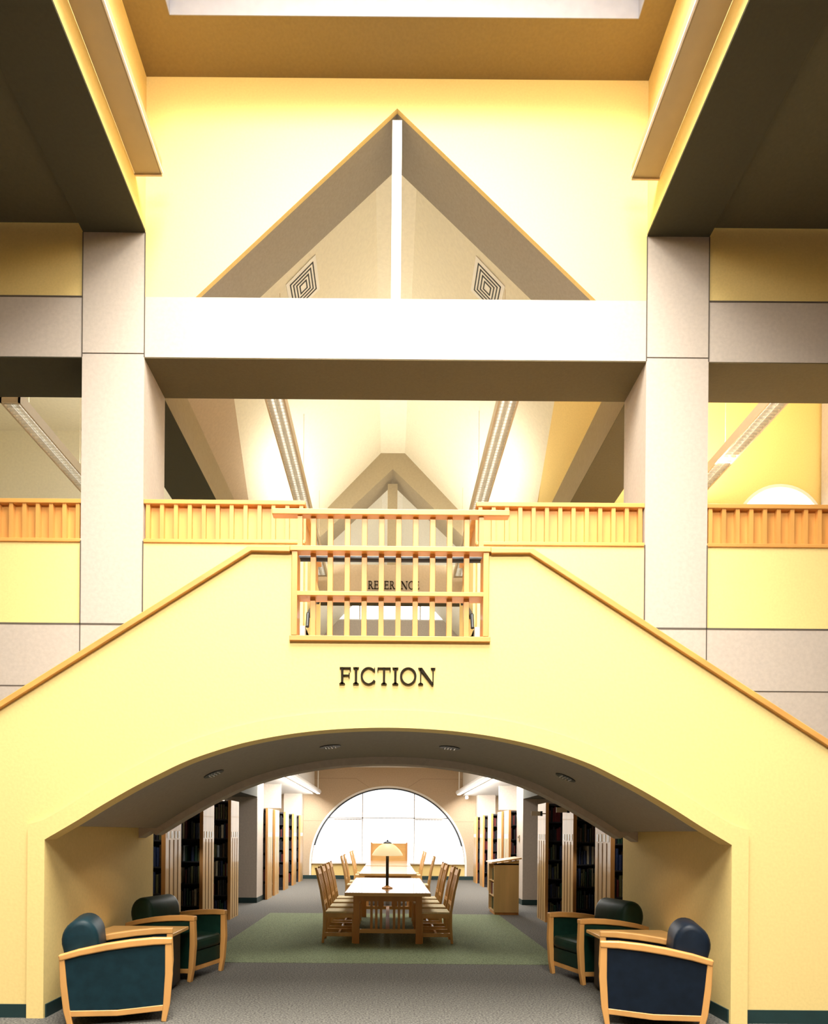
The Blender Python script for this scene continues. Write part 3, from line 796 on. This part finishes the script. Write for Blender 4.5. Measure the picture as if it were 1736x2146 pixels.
# ------------------------------------------------------------------ armchairs
def armchair(lea, label):
    SX = SY = .92
    t = thing('armchair', label, 'armchair', (0, 0, 0), 0, 'wood-framed leather armchairs')
    for s in (-1, 1):
        a, b = s*.305, s*.365
        MB().strip([(.395, 0), (.42, .15), (.438, .40), (.432, .66)], [.045, .062, .07, .06], a, b).build('leg', CHW, t, .008)
        MB().strip([(-.385, 0), (-.42, .15), (-.445, .35), (-.462, .585)], [.045, .055, .055, .045], a, b).build('rear_leg', CHW, t, .008)
        MB().strip([(-.485, .573), (-.32, .612), (-.1, .648), (.1, .67), (.3, .682), (.465, .680)], [.05, .055, .06, .062, .062, .055], a-s*.008, b+s*.008).build('arm', CHW, t, .012)
        MB().strip([(-.42, .118), (0, .098), (.42, .118)], .05, a+s*.008, b-s*.008).build('lower_rail', CHW, t, .006)
        MB().prism([(-.425, .13), (.42, .13), (.435, .4), (.425, .66), (.1, .65), (-.1, .63), (-.32, .595), (-.455, .56), (-.44, .35)], a+s*.015, b-s*.015).build('side_panel', lea, t)
    B(.36, .40, -.305, .305, .10, .15).build('front_rail', CHW, t, .004)
    B(-.40, .36, -.305, .305, .13, .31).box(.36, .405, -.305, .305, .15, .31).build('body', lea, t, .01)
    B(-.22, .43, -.30, .30, .31, .46).build('seat_cushion', lea, t, .05)
    pr = [(-.36, .15), (-.42, .45)]+[(-.315+.165*math.cos(a_)*(1 if math.cos(a_) < 0 else .9), .70+.175*math.sin(a_)) for a_ in [PI*1.05-PI*1.05*k_/14 for k_ in range(15)]]+[(-.155, .6), (-.15, .31)]
    MB().prism(pr, -.302, .302).build('backrest', lea, t, .05, smooth=True)
    for c in kids(t):
        c.data.transform(Matrix.Diagonal((SX, SY, 1, 1)))
    return t
a = armchair(LEA, 'near left armchair, side-on, teal leather in a pale wooden frame')
a.location = (-2.33, 5.85, 0); a.rotation_euler = (0, 0, .30)
b = armchair(NAV, 'near right armchair, side-on, near-black leather in a pale wooden frame')
b.location = (2.31, 5.85, 0); b.rotation_euler = (0, 0, PI-.30)
b2 = armchair(LEG_, 'far left armchair, dark green leather, angled in the left alcove')
b2.location = (-2.37, 7.56, 0); b2.rotation_euler = (0, 0, -.30)
dup(b2, (2.36, 7.56, 0), PI+.30, 'far right armchair, dark green leather, angled in the right alcove')
# side tables
def side_table(s, lab):
    t = thing('side_table', lab, 'side table', (s*2.50, 6.74, 0), 0, 'low square side tables')
    B(-.40, .40, -.34, .32, .575, .61).build('table_top', OAKX, t, .006)
    B(-.33, .33, -.28, .26, .05, .575).build('pedestal', BLK, t)
    B(-.30, .30, -.25, .23, 0, .05).build('plinth', BLK, t)
side_table(-1, 'wood-topped side table between the two left armchairs')
side_table(1, 'wood-topped side table between the two right armchairs')
